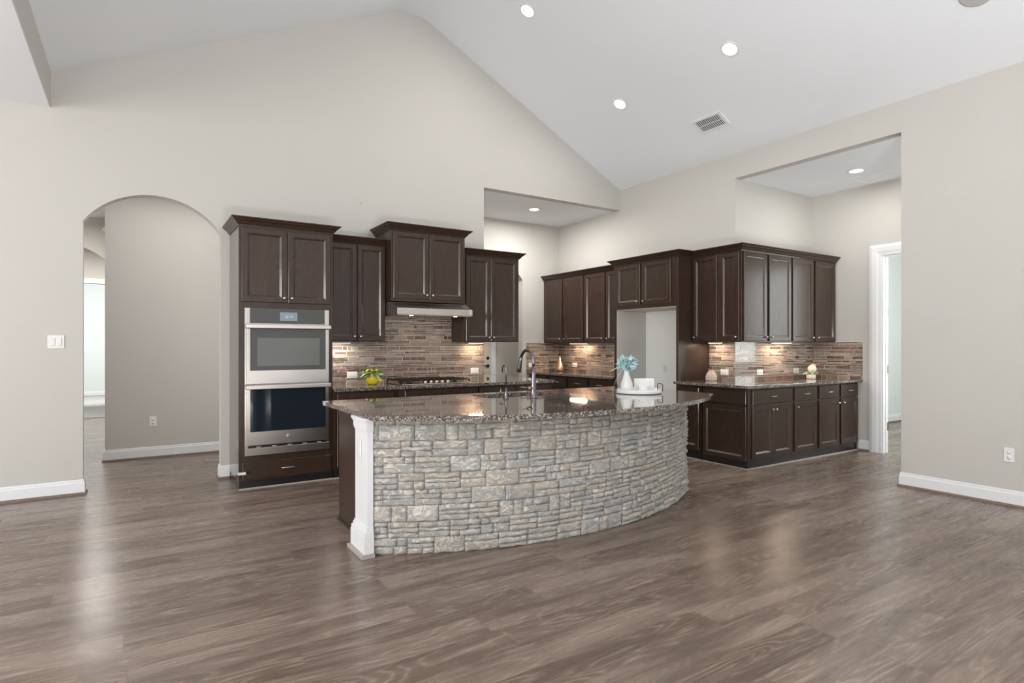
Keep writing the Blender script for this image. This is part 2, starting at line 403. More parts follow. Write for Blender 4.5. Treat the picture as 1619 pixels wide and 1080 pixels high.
# doorway casing in the alcove
CAS = [(0, 0), (0, .012), (.03, .016), (.05, .022), (.10, .026), (.135, .018), (.135, 0)]
def casing(name, x, y0, y1, top, outw=.135):
    """three sided frame on a plane x=const, opening y0..y1, casing outside of it, facing -X"""
    mb = MB(); k = len(CAS)
    path = [(y1, 0, 1, 0), (y1, top, 1, 1), (y0, top, -1, 1), (y0, 0, -1, 0)]
    vs = []
    for (yy, zz, sy, sz) in path:
        for o, t in CAS: vs.append((x - t, yy + sy * o, zz + (o if sz else 0)))
    fs = []
    for i in range(3):
        for j in range(k):
            l = (j + 1) % k; fs.append((i * k + j, i * k + l, (i + 1) * k + l, (i + 1) * k + j))
    fs.append(list(range(k))); fs.append([3 * k + j for j in reversed(range(k))])
    return mb.add(vs, fs)
c = struct('door_1', casing('c', xC, 2.80, 3.66, 2.475, .1), 'trim')
jb = MB().box(xC - .001, 3.64, 0, xC + .125, 3.661, 2.476).box(xC - .001, 2.799, 0, xC + .125, 2.82, 2.476).box(xC - .001, 2.82, 2.455, xC + .125, 3.64, 2.476)
jb.box(xC + .05, 3.628, 0, xC + .07, 3.64, 2.455)
jb.build('door_jamb', 'trim', c)
for z in (.28, 1.0, 1.72, 2.25): BX(xC + .082, 3.632, z, xC + .118, 3.642, z + .1).build('hinge', 'knob', c)

# door in the entry behind the passage arch
d = struct('door_2', MB().box(5.69, 9.57, 0, 5.80, 9.599, 2.15).box(4.70, 9.57, 0, 4.81, 9.599, 2.15).box(4.70, 9.57, 2.06, 5.80, 9.599, 2.17), 'trim')
BX(4.81, 9.56, .01, 5.69, 9.597, 2.06).build('door_leaf', 'door_paint', d, bevel=.003)
MB().lathe([(.001, 0), (.032, 0), (.032, .012), (.012, .02), (.001, .022)], 16, (5.615, 9.558, 1.11), 'y').add([], []).build('deadbolt', 'black_metal', d)
h = MB().lathe([(.001, -.03), (.012, -.03), (.012, -.01), (.032, -.008), (.032, 0), (.001, 0)], 16, (5.615, 9.56, .965), 'y'); h.box(5.49, 9.515, .955, 5.62, 9.53, .975)
h.build('door_handle', 'black_metal', d)

# ------------------------------------------------------------------ cabinets
def door_mb(x0, x1, z0, z1, rail=.062, t=.02, flat=False):
    """shaker door, front face at y=-t"""
    def ring(i, y): return [(x0 + i, y, z0 + i), (x1 - i, y, z0 + i), (x1 - i, y, z1 - i), (x0 + i, y, z1 - i)]
    if flat: R_ = [ring(0, 0), ring(0, -t + .004), ring(.004, -t)]
    else: R_ = [ring(0, 0), ring(0, -t + .004), ring(.004, -t), ring(rail - .012, -t), ring(rail - .006, -t + .005), ring(rail - .003, -t + .006), ring(rail + .005, -t + .013)]
    vs = [v for r_ in R_ for v in r_]; fs = [(0, 3, 2, 1)]
    for i in range(len(R_) - 1):
        for j in range(4):
            l = (j + 1) % 4; fs.append((i * 4 + j, i * 4 + l, i * 4 + 4 + l, i * 4 + 4 + j))
    b = (len(R_) - 1) * 4; fs.append((b, b + 1, b + 2, b + 3))
    m = MB().add(vs, fs); m.edge = [k for k in range(1, len(fs) - 1) if (k - 1) // 4 in ((1, 3, 4, 5) if not flat else (1,))]; return m
def knob_mb(x, z, y=-.02):
    return MB().lathe([(.001, 0), (.009, 0), (.006, -.006), (.005, -.014), (.013, -.019), (.014, -.026), (.010, -.030), (.001, -.031)], 14, (x, y, z), 'y')
def pull_mb(x, z, w_=.10, y=-.02):
    m = MB(); m.tube([(x - w_ / 2, y, z), (x - w_ / 2 + .004, y - .022, z), (x, y - .028, z), (x + w_ / 2 - .004, y - .022, z), (x + w_ / 2, y, z)], [.004, .005, .006, .005, .004], 8)
    return m
CROWN = [(0, 0), (.006, 0), (.010, .012), (.016, .016), (.022, .022), (.034, .040), (.052, .052), (.056, .060), (.066, .064), (.070, .070), (.070, .078), (0, .078)]
def crown_mb(path, z, side=1, k=1.0): return sweep(path, [(o * k, z + h_ * k) for o, h_ in CROWN], side)
def cabinet(name, label, cat, loc, rz, w_, dep, z0, z1, doors=(), drawers=(), body=True, group=None, toe=0, crown=None, extra=None, cz=None):
    r = thing(name, label, cat, (loc[0], loc[1], z0), rz, group); zb = toe
    m = MB().box(0, 0, zb, w_, dep, z1 - z0)
    if extra: extra(m)
    m.build('body', 'wood', r, bevel=.002)
    if toe:
        tk = BX(.002, .004, 0, w_ - .002, dep, toe).build('toe_kick', 'toe', r)
        BX(.0, -.008, 0, w_, .004, .012).build('shoe_strip', 'shoe_grey', r)
    for (a, b, c_, d_, ks) in doors:
        dd = door_mb(a, b, c_ - z0, d_ - z0).build('door', 'wood', r)
        if ks:
            kx = a + .03 if ks[0] == 'l' else b - .03; kz = (c_ - z0 + .045) if ks[1] == 'b' else (d_ - z0 - .05)
            knob_mb(kx, kz).build('knob', 'knob', dd)
    for (a, b, c_, d_) in drawers:
        dd = door_mb(a, b, c_ - z0, d_ - z0, flat=True).build('drawer', 'wood', r)
        pull_mb((a + b) / 2, (c_ + d_) / 2 - z0, .11 if b - a < 2 else .14).build('handle', 'knob', dd)
    if crown: crown_mb(crown, (cz or (z1 - .012)) - z0, 1).build('crown', 'wood', r)
    return r
# --- oven tower
TX, TW, TYF = .814, .866, 5.955
def towr_extra(m): pass
tower = cabinet('oven_cabinet', 'tall dark cabinet holding the double wall oven, nearest the arch', 'cabinet', (TX, TYF), 0, TW, yA - TYF - .003, 0, 2.475,
    doors=[(.022, .425, 1.758, 2.452, 'rb'), (.435, .842, 1.758, 2.452, 'lb')], toe=.075,
    crown=[(0, yA - TYF - .003), (0, 0), (TW, 0), (TW, yA - TYF - .003)][::-1], cz=2.468)
dr = door_mb(.03, .842, .092, .253, flat=True).build('drawer', 'wood', tower); pull_mb(.43, .175, .12).build('handle', 'knob', dr)
BX(-.0015, .001, .075, .0, .612, 2.46).build('side_panel', 'wood_gloss', tower)
tag(BX(.812, 5.922, .145, .88, 5.9345, .168).box(.806, 5.922, .145, .813, 5.96, .168).build('safety_strap', 'plastic'), 'white child safety strap across the left end of the drawer below the ovens', 'strap')
BX(.87, 5.918, .147, .905, 5.934, .17).build('strap_clip', 'black_metal', bpy.data.objects['safety_strap'])

# --- double wall oven
OX0, OX1, OY = .862, 1.640, 5.955
ov = thing('wall_oven', 'stainless steel double wall oven built into the tall cabinet', 'oven', (OX0, OY - .001, .315)); W_ = OX1 - OX0; zz = lambda z: z - .315
BX(0, -.012, 0, W_, 0, zz(1.70)).build('frame', 'steel', ov)
BX(.03, -.02, zz(.386), W_ - .03, -.012, zz(.405)).build('vent_gap', 'black', ov)
BX(0, -.03, 0, W_, -.012, zz(.384)).build('lower_trim', 'steel', ov, bevel=.002)
cp = BX(.045, -.026, zz(1.558), W_ - .045, -.012, zz(1.70)).build('control_panel', 'oven_grey', ov)
BX(.31, -.0275, zz(1.585), .47, -.026, zz(1.667)).build('display', 'display', cp)
dg = MB()
def seg(m, x, z, pat, s=.010):
    segs = {'a': (0, 2 * s, s, 2 * s), 'b': (s, s, s, 2 * s), 'c': (s, 0, s, s), 'd': (0, 0, s, 0), 'e': (0, 0, 0, s), 'f': (0, s, 0, 2 * s), 'g': (0, s, s, s)}
    for ch in pat:
        a, b, c_, d_ = segs[ch]; t = .0012
        m.box(x + min(a, c_) - t, -.0282, z + min(b, d_) - t, x + max(a, c_) + t, -.0274, z + max(b, d_) + t)
seg(dg, .355, zz(1.614), 'bc'); seg(dg, .372, zz(1.614), 'abged'); dg.box(.3875, -.0282, zz(1.617), .3895, -.0274, zz(1.619)); dg.box(.3875, -.0282, zz(1.627), .3895, -.0274, zz(1.629))
seg(dg, .396, zz(1.614), 'bc'); seg(dg, .413, zz(1.614), 'abcdg'); dg.build('clock_digits', 'digits', cp)
MB().lathe([(.001, 0), (.004, 0), (.004, -.001), (.001, -.001)], 10, (.145, -.026, zz(1.585)), 'y').build('panel_mark', 'socket', cp)
MB().lathe([(.001, 0), (.003, 0), (.003, -.001), (.001, -.001)], 10, (.51, -.026, zz(1.625)), 'y').build('panel_mark', 'socket', cp)
def oven_door(z0, z1, gz0, gz1, hz, glass, win=None, badge=False):
    dd = BX(.012, -.045, zz(z0), W_ - .012, -.012, zz(z1)).build('door', 'steel', ov, bevel=.003)
    g = BX(.042, -.0475, zz(gz0), W_ - .042, -.045, zz(gz1)).build('glass', glass, dd)
    if win: BX(.105, -.0485, zz(win[0]), W_ - .10, -.0475, zz(win[1])).build('window', 'oven_window', dd)
    hb = BX(.0, -.10, zz(hz) - .020, W_, -.078, zz(hz) + .020).build('handle', 'steel_bright', dd, bevel=.006)
    for bx_ in (.012, W_ - .034): BX(bx_, -.08, zz(hz) - .012, bx_ + .022, -.045, zz(hz) + .012).build('handle_bracket', 'steel_bright', hb)
    if badge:
        q = MB().lathe([(.001, 0), (.019, 0), (.019, -.003), (.016, -.0035), (.001, -.003)], 28, (.385, -.045, zz(.478)), 'y').build('badge', 'steel_bright', dd)
        mk = MB()
        for a0, cxx in ((40, -.005), (220, .005)):
            mk.tube([(.385 + cxx + .005 * math.cos(R(a0 + k * 40)), -.0488, zz(.478) + .008 * math.sin(R(a0 + k * 40))) for k in range(8)], .0008, 6)
        mk.build('badge_mark', 'plastic_grey', q)
oven_door(.985, 1.548, 1.112, 1.53, 1.527, 'oven_grey', (1.155, 1.42))
oven_door(.412, .972, .538, .955, .957, 'oven_glass', None, True)
for k in range(5): BX(.10 + k * .14, -.022, zz(.388), .14 + k * .14, -.020, zz(.396)).build('vent_slot', 'plastic_grey', ov)

# --- wall cabinets along the back wall
UB = 1.39; UY = 6.24; UD = yA - UY - .003
cabinet('upper_cabinet', 'dark two-door wall cabinet between the oven cabinet and the hood cabinet', 'cabinet', (1.682, UY), 0, .663, UD, UB, 2.452,
    doors=[(.02, .335, 1.40, 2.44, 'rb'), (.343, .652, 1.40, 2.44, 'lb')], crown=[(.663, 0), (0, 0)], cz=2.44)
cabinet('hood_cabinet', 'raised dark two-door cabinet above the steel range hood', 'cabinet', (2.347, 6.07), 0, .905, yA - 6.073, 1.835, 2.62,
    doors=[(.02, .440, 1.866, 2.60, 'rb'), (.450, .885, 1.866, 2.60, 'lb')], crown=[(.905, .497), (.905, 0), (0, 0), (0, .497)], cz=2.606)
cabinet('upper_cabinet', 'dark two-door wall cabinet right of the hood cabinet, at the end of the tiled wall', 'cabinet', (3.33, UY), 0, .79, UD, UB, 2.452,
    doors=[(.022, .366, 1.40, 2.43, 'rb'), (.372, .768, 1.40, 2.43, 'lb')], crown=[(.79, UD), (.79, 0), (0, 0)], cz=2.44)

# --- range hood
hd = thing('range_hood', 'slim stainless range hood under the raised cabinet', 'range hood', (2.35, 5.905, 1.685))
pf = [(0, 0), (0, .068), (.022, .068), (.165, .143), (.66, .143), (.66, .012)]
MB().prism([(y, z) for y, z in pf], 0, .915, 'x').build('canopy', 'steel', hd, bevel=.002)
BX(.01, .02, -.006, .905, .655, .0115).build('underside_filter', 'burner', hd)
for x in (.2, .74): MB().lathe([(.001, -.012), (.022, -.008), (.022, 0), (.001, 0)], 20, (x, .09, -.002)).build('hood_lamp', 'warm', hd)
for z in (.028, .058): MB().lathe([(.001, -.016), (.011, -.014), (.013, 0), (.001, 0)], 14, (.885, -.0, z), 'y').build('control_knob', 'plastic', hd)
hm = BX(.42, -.001, .028, .426, 0, .036)
for k in range(6): hm.box(.434 + k * .012, -.0008, .030, .442 + k * .012, 0, .034)
hm.build('brand_mark', 'plastic_grey', hd)
area('hood_light', (2.8, 6.1, 1.66), (2.8, 6.1, 0), .5, .1, 2.2, (1, .8, .6))

# --- base cabinets along the back wall
def base(label, loc, rz, w_, dep, doors, drawers, group=None, extra=None):
    return cabinet('base_cabinet', label, 'cabinet', loc, rz, w_, dep, 0, ZC - TH, doors, drawers, toe=.1, group=group, extra=extra)
BY = 5.945
base('dark base cabinet beside the oven cabinet, below the lemon vase', (1.682, BY), 0, .683, yA - BY - .003, [(.04, .335, .12, .685, 'rt'), (.345, .64, .12, .685, 'lt')], [(.04, .64, .70, .86)])
base('dark base cabinet stepping forward under the cooktop', (2.367, BY - .05), 0, .96, yA - BY + .047, [(.06, .475, .12, .685, 'rt'), (.485, .90, .12, .685, 'lt')], [(.06, .90, .70, .86)])
base('dark base cabinet just right of the cooktop', (3.329, BY), 0, .54, yA - BY - .003, [(.03, .51, .12, .685, 'lt')], [(.03, .51, .70, .86)])
base('dark base cabinet at the free end of the back run, turning the corner', (3.871, BY), 0, .565, 1.5, [(.03, .52, .12, .685, 'lt')], [(.03, .52, .70, .86)])

# --- wall B left run (faces -X): local x -> -Y
RB = R(-90)
def runB(y_hi): return (5.86, y_hi)
UDB = xB - 5.86 - .003
cabinet('upper_cabinet', 'dark two-door wall cabinet in the far right corner by the passage', 'cabinet', (5.86, 8.085), RB, 1.05, UDB, UB + .005, 2.452,
    doors=[(.02, .51, 1.405, 2.435, 'rb'), (.555, 1.035, 1.405, 2.435, 'lb')])
cabinet('upper_cabinet', 'dark two-door wall cabinet left of the refrigerator space', 'cabinet', (5.86, 7.033), RB, .965, UDB, UB + .005, 2.452,
    doors=[(.03, .483, 1.405, 2.435, 'rb'), (.525, .95, 1.405, 2.435, 'lb')])
tag(crown_mb([(5.86, 8.085), (5.86, 6.143)], 2.44, -1).build('crown_moulding', 'wood'), 'dark crown moulding over the far right wall cabinets', 'crown moulding')
for i, (a, b) in enumerate(((8.095, 7.575), (7.573, 7.07), (7.068, 6.578), (6.576, 6.072))):
    base(['dark base cabinet in the far right corner, beside the passage wall', 'dark base cabinet second from the far corner, below the copper vase', 'dark base cabinet third from the far corner, below the white outlet', 'dark base cabinet directly left of the refrigerator space'][i],
         (5.58, a), RB, a - b, xB - 5.583, [(.025, a - b - .025, .12, .685, 'lt')], [(.025, a - b - .025, .70, .86)])

# --- refrigerator surround
fr = thing('refrigerator_cabinet', 'dark two-door cabinet bridging the empty refrigerator space, with tall side panel', 'cabinet', (5.60, 6.07, 0), RB)
MB().box(0, 0, 1.835, 1.14, xB - 5.603, 2.452).build('body', 'wood', fr, bevel=.002)
BX(.04, .01, 1.828, 1.10, .57, 1.835).build('bottom_panel', 'dark_inside', fr)
BX(0, 0, 0, .022, xB - 5.603, 1.835).build('side_panel', 'wood', fr, bevel=.002)
BX(1.105, 0, 0, 1.14, xB - 5.603, 1.835).build('side_panel', 'wood', fr, bevel=.002)
for a, b, ks in ((.06, .508, 'r'), (.548, 1.03, 'l')):
    dd = door_mb(a, b, 1.883, 2.428).build('door', 'wood', fr); knob_mb(a + .03 if ks == 'l' else b - .03, 1.928).build('knob', 'knob', dd)
struct('wall_niche_back', BX(xB - .008, 4.966, 0, xB - .0005, 6.027, 1.826), 'niche_bright')
struct('wall_niche', BX(5.625, 6.028, 0, xB, 6.047, 1.826), 'wall')

# --- corner wall cabinets and alcove wall cabinets
cc = thing('corner_cabinet', 'dark wall cabinet wrapping the wall corner right of the refrigerator space', 'cabinet', (5.86, 4.23, UB))
MB().box(0, 0, 0, .97, yV - 4.233, 1.062).box(0, yV - 4.233, 0, xB - 5.863, .697, 1.062).build('body', 'wood', cc, bevel=.002)
for a, b, ks in ((.028, .462, 'r'), (.510, .955, 'l')):
    dd = door_mb(a, b, .012, 1.045).build('door', 'wood', cc); knob_mb(a + .03 if ks == 'l' else b - .03, .057).build('knob', 'knob', dd)
for a, b, ks in ((4.555, 4.913, 'l'), (4.25, 4.519, 'r')):       # doors on the -X face
    dd = door_mb(0, b - a, .012, 1.045).build('door', 'wood', cc); dd.location = (0, b - 4.23, 0); dd.rotation_euler = (0, 0, RB)
    knob_mb(.03 if ks == 'l' else b - a - .03, .057).build('knob', 'knob', dd)
cabinet('upper_cabinet', 'dark two-door wall cabinet in the right alcove, nearest the doorway', 'cabinet', (6.832, 4.23), 0, 1.02, yV - 4.233, UB, 2.452,
    doors=[(.022, .468, 1.402, 2.435, 'rb'), (.522, .99, 1.402, 2.435, 'lb')])
tag(crown_mb([(xB - .004, 6.07), (5.60, 6.07), (5.60, 4.93), (5.86, 4.93), (5.86, 4.23), (7.855, 4.23)], 2.44, -1).build('crown_moulding', 'wood'),
    'dark crown moulding over the refrigerator surround and the alcove cabinets', 'crown moulding')

# --- base cabinets right
base('narrow dark base cabinet against the tall refrigerator panel', (5.58, 4.928), RB, .366, xB - 5.583, [(.02, .335, .12, .685, 'lt')], [(.02, .335, .70, .85)])
cb = base('dark corner base cabinet with a decorative end panel facing the island', (5.58, 3.95), 0, .83, yV - 3.953, [(.065, .435, .11, .683, 'rt'), (.44, .805, .11, .683, 'lt')], [(.065, .805, .70, .86)])
for (z0_, z1_, fl, nm) in ((.70, .855, True, 'end_panel'), (.085, .682, False, 'end_panel')):
    dd = door_mb(0, .575, z0_, z1_, flat=fl).build(nm, 'wood', cb); dd.location = (0, .585, 0); dd.rotation_euler = (0, 0, RB)
BX(-.008, -.008, 0, 0, .60, .012).build('shoe_strip', 'shoe_grey', cb)
BX(-.003, 0, .0, .003, .6, .1).build('toe_kick', 'toe', cb)
base('dark single-door base cabinet in the right alcove, between the corner unit and the double unit', (6.412, 3.95), 0, .50, yV - 3.953, [(.025, .478, .11, .683, 'lt')], [(.025, .478, .70, .86)])
base('dark two-drawer base cabinet in the right alcove, nearest the doorway', (6.914, 3.95), 0, .94, yV - 3.953, [(.03, .475, .11, .683, 'rt'), (.525, .925, .11, .683, 'lt')], [(.03, .475, .70, .86), (.525, .925, .70, .86)])

# ------------------------------------------------------------------ countertops
def slab(name, pts, label): return tag(MB().prism(pts, ZC - TH, ZC, 'z').build(name, 'granite', bevel=.004), label, 'countertop')
slab('countertop', [(1.684, yA - .004), (1.684, 5.905), (2.36, 5.905), (2.38, 5.86), (3.32, 5.86), (3.34, 5.905), (4.44, 5.905), (4.475, 5.94), (4.475, 7.5), (3.804, 7.5), (3.804, yA - .004)], 'speckled granite counter below the range hood, along the back wall')
slab('countertop', [(5.505, 8.096), (5.505, 6.073), (xB - .004, 6.073), (xB - .004, 8.096)], 'speckled granite counter in the far right corner with the copper vase')
slab('countertop', [(5.505, 4.926), (5.505, 3.905), (5.53, 3.88), (7.856, 3.88), (7.856, yV - .004), (xB - .004, yV - .004), (xB - .004, 4.926)], 'speckled granite counter of the right alcove, turning the wall corner')

# ------------------------------------------------------------------ backsplash
TC = [(.17, .115, .09), (.23, .165, .13), (.30, .235, .195), (.36, .32, .28), (.14, .11, .095), (.27, .26, .24), (.42, .38, .335), (.21, .18, .155), (.20, .135, .105), (.33, .27, .22)]
ROWS = [.040, .016, .015, .025, .013]
TC = [(.10, .065, .05), (.15, .10, .078), (.22, .15, .12), (.30, .215, .18), (.40, .33, .285), (.085, .065, .055), (.27, .265, .235), (.46, .43, .38), (.20, .19, .165), (.18, .115, .09), (.36, .28, .235), (.33, .34, .31)]
TC = [(c[0] * 1.14, c[1] * 1.00, c[2] * .93) for c in TC]
def splash(name, label, org, ux, regions, nrm, seed):
    """org: world origin, ux: unit vector along the wall, nrm: unit vector out of the wall"""
    rr = random.Random(seed); t = thing(name, label, 'backsplash', org)
    ux = Vector(ux); nz = Vector(nrm); g = 0.0050
    def box2(m, a, b, z0, z1, d0, d1, c_=None):
        vs = []
        for z in (z0, z1):
            for d_ in (d0, d1):
                for q in (a, b): p = ux * q + nz * d_; vs.append((p.x, p.y, z))
        m.add(vs, [(0, 1, 3, 2), (4, 6, 7, 5), (0, 4, 5, 1), (2, 3, 7, 6), (0, 2, 6, 4), (1, 5, 7, 3)], c_)
    gm = MB(); tm = MB(); em = MB()
    for (a, b, z0, z1) in regions: box2(gm, a, b, z0, z1, 0, .006)
    zt = 0; k = 0; A = min(r_[0] for r_ in regions); B = max(r_[1] for r_ in regions); Z = max(r_[3] for r_ in regions)
    while zt < Z - .004:
        h_ = ROWS[k % 5]; k += 1; x = A - rr.random() * .12
        while x < B:
            L_ = rr.choice([.05, .075, .10, .15, .15, .20, .24]) * (1 if h_ > .03 else 1.35); c_ = rr.choice(TC); f = rr.uniform(.85, 1.2); c_ = tuple(q * f for q in c_)
            dd = .0075 + rr.random() * .0012
            for (a, b, z0, z1) in regions:
                xa, xb_, za, zb = max(x, a), min(x + L_ - g, b), max(zt, z0), min(zt + h_, z1)
                if xb_ - xa > .003 and zb - za > .003: box2(tm, xa, xb_, za, zb, .004, dd, c_)
            x += L_
        zt += h_ + g * .75
    gm.build('grout', 'grout', t); tm.build('tiles', 'tile', t)
    return t
e = .002
s1 = splash('backsplash', 'mosaic tile backsplash on the back wall, rising behind the cooktop', (1.684, yA - e, ZC), (1, 0, 0), [(0, 2.112, 0, UB - ZC - .002), (.667, 1.643, UB - ZC - .002, 1.83 - ZC - .14)], (0, -1, 0), 3)
splash('backsplash', 'warmly lit mosaic tile backsplash left of the refrigerator space', (xB - e, 8.09, ZC), (0, -1, 0), [(0, 2.015, 0, UB - ZC)], (-1, 0, 0), 4)
splash('backsplash', 'short mosaic tile backsplash on the passage wall in the far corner', (5.50, yP - e, ZC), (1, 0, 0), [(0, .67, 0, UB - ZC)], (0, -1, 0), 5)
splash('backsplash', 'narrow mosaic tile backsplash between the tall panel and the wall corner', (xB - e, 4.925, ZC), (0, -1, 0), [(0, .377, 0, UB - ZC)], (-1, 0, 0), 6)
splash('backsplash', 'mosaic tile backsplash under the alcove wall cabinets', (xB - .008, yV - e, ZC), (1, 0, 0), [(0, 1.678, 0, UB - ZC)], (0, -1, 0), 7)
splash('backsplash', 'mosaic tile backsplash on the wall beside the white door frame', (xC - e, yV - .012, ZC), (0, -1, 0), [(0, .655, 0, UB - ZC)], (-1, 0, 0), 8)

# ------------------------------------------------------------------ outlets and switches
def plate(name, label, cat, loc, rz, horiz=False, w_=.072, h_=.118, kind='outlet', mat='plastic', group=None):
    """flat on a wall facing local -y"""
    t = thing(name, label, cat, loc, rz, group)
    a, b = (h_ / 2, w_ / 2) if horiz else (w_ / 2, h_ / 2)
    BX(-a, -.006, -b, a, 0, b).build('cover_plate', mat, t, bevel=.002)
    if kind == 'outlet':
        for s in (-1, 1):
            cx, cz = (s * .021, 0) if horiz else (0, s * .021)
            rc = MB().lathe([(.001, -.0085), (.0155, -.0085), (.0165, -.006), (.001, -.006)], 18, (cx, 0, cz), 'y').build('receptacle', mat, t)
            sl = MB()
            if horiz: sl.box(cx - .003, -.0088, .005, cx + .006, -.0084, .0065).box(cx - .003, -.0088, -.0065, cx + .004, -.0084, -.005)
            else: sl.box(cx - .0075, -.0088, cz - .001, cx - .0055, -.0084, cz + .007).box(cx + .0055, -.0088, cz, cx + .0075, -.0084, cz + .006)
            sl.lathe([(.0005, -.0088), (.0022, -.0088), (.0022, -.0084), (.0005, -.0084)], 8, (cx - (.009 if horiz else 0), 0, cz - (0 if horiz else .008)), 'y', False)
            sl.build('slots', 'socket', rc)
    elif kind == 'gfci':
        i, j = (.034, .0165) if horiz else (.0165, .034)
        BX(-i, -.009, -j, i, -.006, j).build('insert', mat, t, bevel=.001)
    return t
tp = .009
plate('outlet', 'white horizontal outlet on the mosaic tile left of the lemon vase', 'outlet', (2.07, yA - tp - .002, 1.015), 0, True, kind='gfci')
plate('outlet', 'white horizontal outlet on the mosaic tile right of the cooktop', 'outlet', (3.655, yA - tp - .002, 1.025), 0, True, kind='gfci')
plate('outlet', 'white horizontal outlet on warm tile right of the copper vase', 'outlet', (xB - tp - .002, 7.64, 1.024), RB, True)
plate('outlet', 'white outlet on the short corner tile behind the kitchen faucet', 'outlet', (5.60, yP - tp - .002, 1.022), 0, True, kind='gfci')
plate('outlet', 'white horizontal outlet on tile beside the ribbed pear vase', 'outlet', (xB - tp - .002, 4.69, 1.016), RB, True, kind='gfci')
plate('outlet', 'white outlet on the alcove tile nearest the wall corner', 'outlet', (6.655, yV - tp - .002, 1.01), 0, True)
plate('outlet', 'white outlet on the alcove tile left of the flower pot', 'outlet', (7.455, yV - tp - .002, 1.01), 0, True)
plate('outlet', 'white outlet on the wall inside the empty refrigerator space', 'outlet', (xB - .009, 5.67, 1.03), RB)
o_ = plate('outlet', 'white outlet low on the right wall', 'outlet', (xB - .001, 1.875, .428), RB)
plate('outlet', 'white outlet on the hallway wall seen through the arch', 'outlet', (.185, 8.249, .44), 0)
plate('outlet', 'small white outlet in the bright room past the doorway', 'outlet', (11.35, 5.039, .42), 0)
sw = plate('light_switch', 'white double rocker switch plate left of the arch', 'light switch', (-.588, yA - .001, 1.381), 0, False, .118, .118, 'none')
for x in (-.023, .023):
    BX(x - .0165, -.010, -.034, x + .0165, -.006, .034).build('rocker', 'plastic', sw, bevel=.0015)
    MB().box(x - .017, -.0066, -.0365, x + .017, -.0061, -.0345).box(x + .017, -.0066, -.0365, x + .0185, -.0061, .0345).build('rocker_gap', 'plastic_grey', sw)
tag(MB().lathe([(.001, -.012), (.004, -.012), (.004, -.002), (.002, 0), (.001, 0)], 10, (2.175, yA, 2.975), 'y').build('wall_hook', 'socket'), 'tiny dark hook left on the bare wall above the cabinets', 'hook')
tag(MB().lathe([(.001, -.03), (.035, -.03), (.045, -.02), (.05, 0), (.001, 0)], 20, (-.36, 10.498, 3.06), 'y').build('door_chime', 'plastic'), 'small white round device high on the hallway wall beyond the arch', 'chime')

# ------------------------------------------------------------------ ceiling fixtures
def slope_z(x): return 3.70 + (xB - x) * (5.262 - 3.70) / (xB - 3.10)
ang = math.atan((5.262 - 3.70) / (xB - 3.10))
def can_light(label, x, y, z, tilt=0, power=14):
    t = thing('recessed_light', label, 'ceiling light', (x, y, z - .001)); t.rotation_euler = (0, tilt, 0)
    MB().lathe([(.070, 0), (.070, -.004), (.086, -.007), (.092, -.004), (.092, 0)], 36, (0, 0, 0)).build('trim_ring', 'plastic', t)
    MB().lathe([(.001, 0), (.071, 0), (.071, -.003), (.001, -.003)], 36, (0, 0, 0)).build('lens', 'lens', t)
    n = Vector((math.sin(tilt), 0, math.cos(tilt)))
    p = Vector((x, y, z)) - n * .03
    l = bpy.data.lights.new('can', 'AREA'); l.shape = 'DISK'; l.size = .13; l.energy = power; l.color = (1, .96, .91)
    o = bpy.data.objects.new('can_lamp', l); col.objects.link(o); o.location = p; o.rotation_euler = (0, tilt, 0)
    return t
can_light('round recessed light highest on the vaulted ceiling, near the ridge', 3.607, 5.287, slope_z(3.607), ang)
can_light('round recessed light on the vaulted ceiling nearest the viewer, above the island end', 4.988, 3.732, slope_z(4.988), ang)
can_light('round recessed light low on the vaulted ceiling, above the wall cabinets', 4.991, 5.311, slope_z(4.991), ang)
can_light('recessed light in the flat ceiling of the passage behind the back wall', 5.05, 7.22, ZO, 0, 50)
can_light('recessed light in the flat ceiling of the right alcove', 7.107, 3.583, ZO, 0, 16)
sp = thing('ceiling_speaker', 'round pale speaker cut off by the top of the photo at right', 'speaker', (5.46, 1.86, slope_z(5.46) - .001)); sp.rotation_euler = (0, ang, 0)
MB().lathe([(.001, 0), (.112, 0), (.112, -.008), (.104, -.010), (.001, -.010)], 40).build('grille', 'plastic_grey', sp)
vt = thing('ceiling_vent', 'white rectangular louvred vent on the vaulted ceiling', 'vent', (5.67, 4.512, slope_z(5.67) - .001)); vt.rotation_euler = (0, ang, 0)
BX(-.085, -.165, -.003, .085, .165, 0).build('backing', 'socket', vt)
MB().box(-.115, -.205, -.012, .115, -.165, 0).box(-.115, .165, -.012, .115, .205, 0).box(-.115, -.165, -.012, -.085, .165, 0).box(.085, -.165, -.012, .115, .165, 0).build('frame', 'trim', vt, bevel=.002)
for k in range(13):
    y = -.158 + k * .0250; MB().add([(-.085, y, -.010), (.085, y, -.010), (.085, y + .015, -.0045), (-.085, y + .015, -.0045), (-.085, y + .002, -.011), (.085, y + .002, -.011), (.085, y + .017, -.0055), (-.085, y + .017, -.0055)],
        [(0, 1, 2, 3), (4, 7, 6, 5), (0, 4, 5, 1), (1, 5, 6, 2), (2, 6, 7, 3), (3, 7, 4, 0)]).build('slat', 'trim', vt)
BX(-.003, -.165, -.0125, .003, .165, -.009).build('crossbar', 'trim', vt)
va = thing('ceiling_vent', 'flat white return vent in the alcove ceiling beside its light', 'vent', (7.55, 3.60, ZO - .001))
MB().box(-.21, -.21, -.010, -.18, .21, 0).box(.18, -.21, -.010, .21, .21, 0).box(-.18, -.21, -.010, .18, -.18, 0).box(-.18, .18, -.010, .18, .21, 0).build('frame', 'trim', va)
BX(-.18, -.18, -.003, .18, .18, 0).build('grille', 'ceiling', va)
BX(-.18, -.006, -.007, .18, .006, -.003).build('crossbar', 'trim', va)

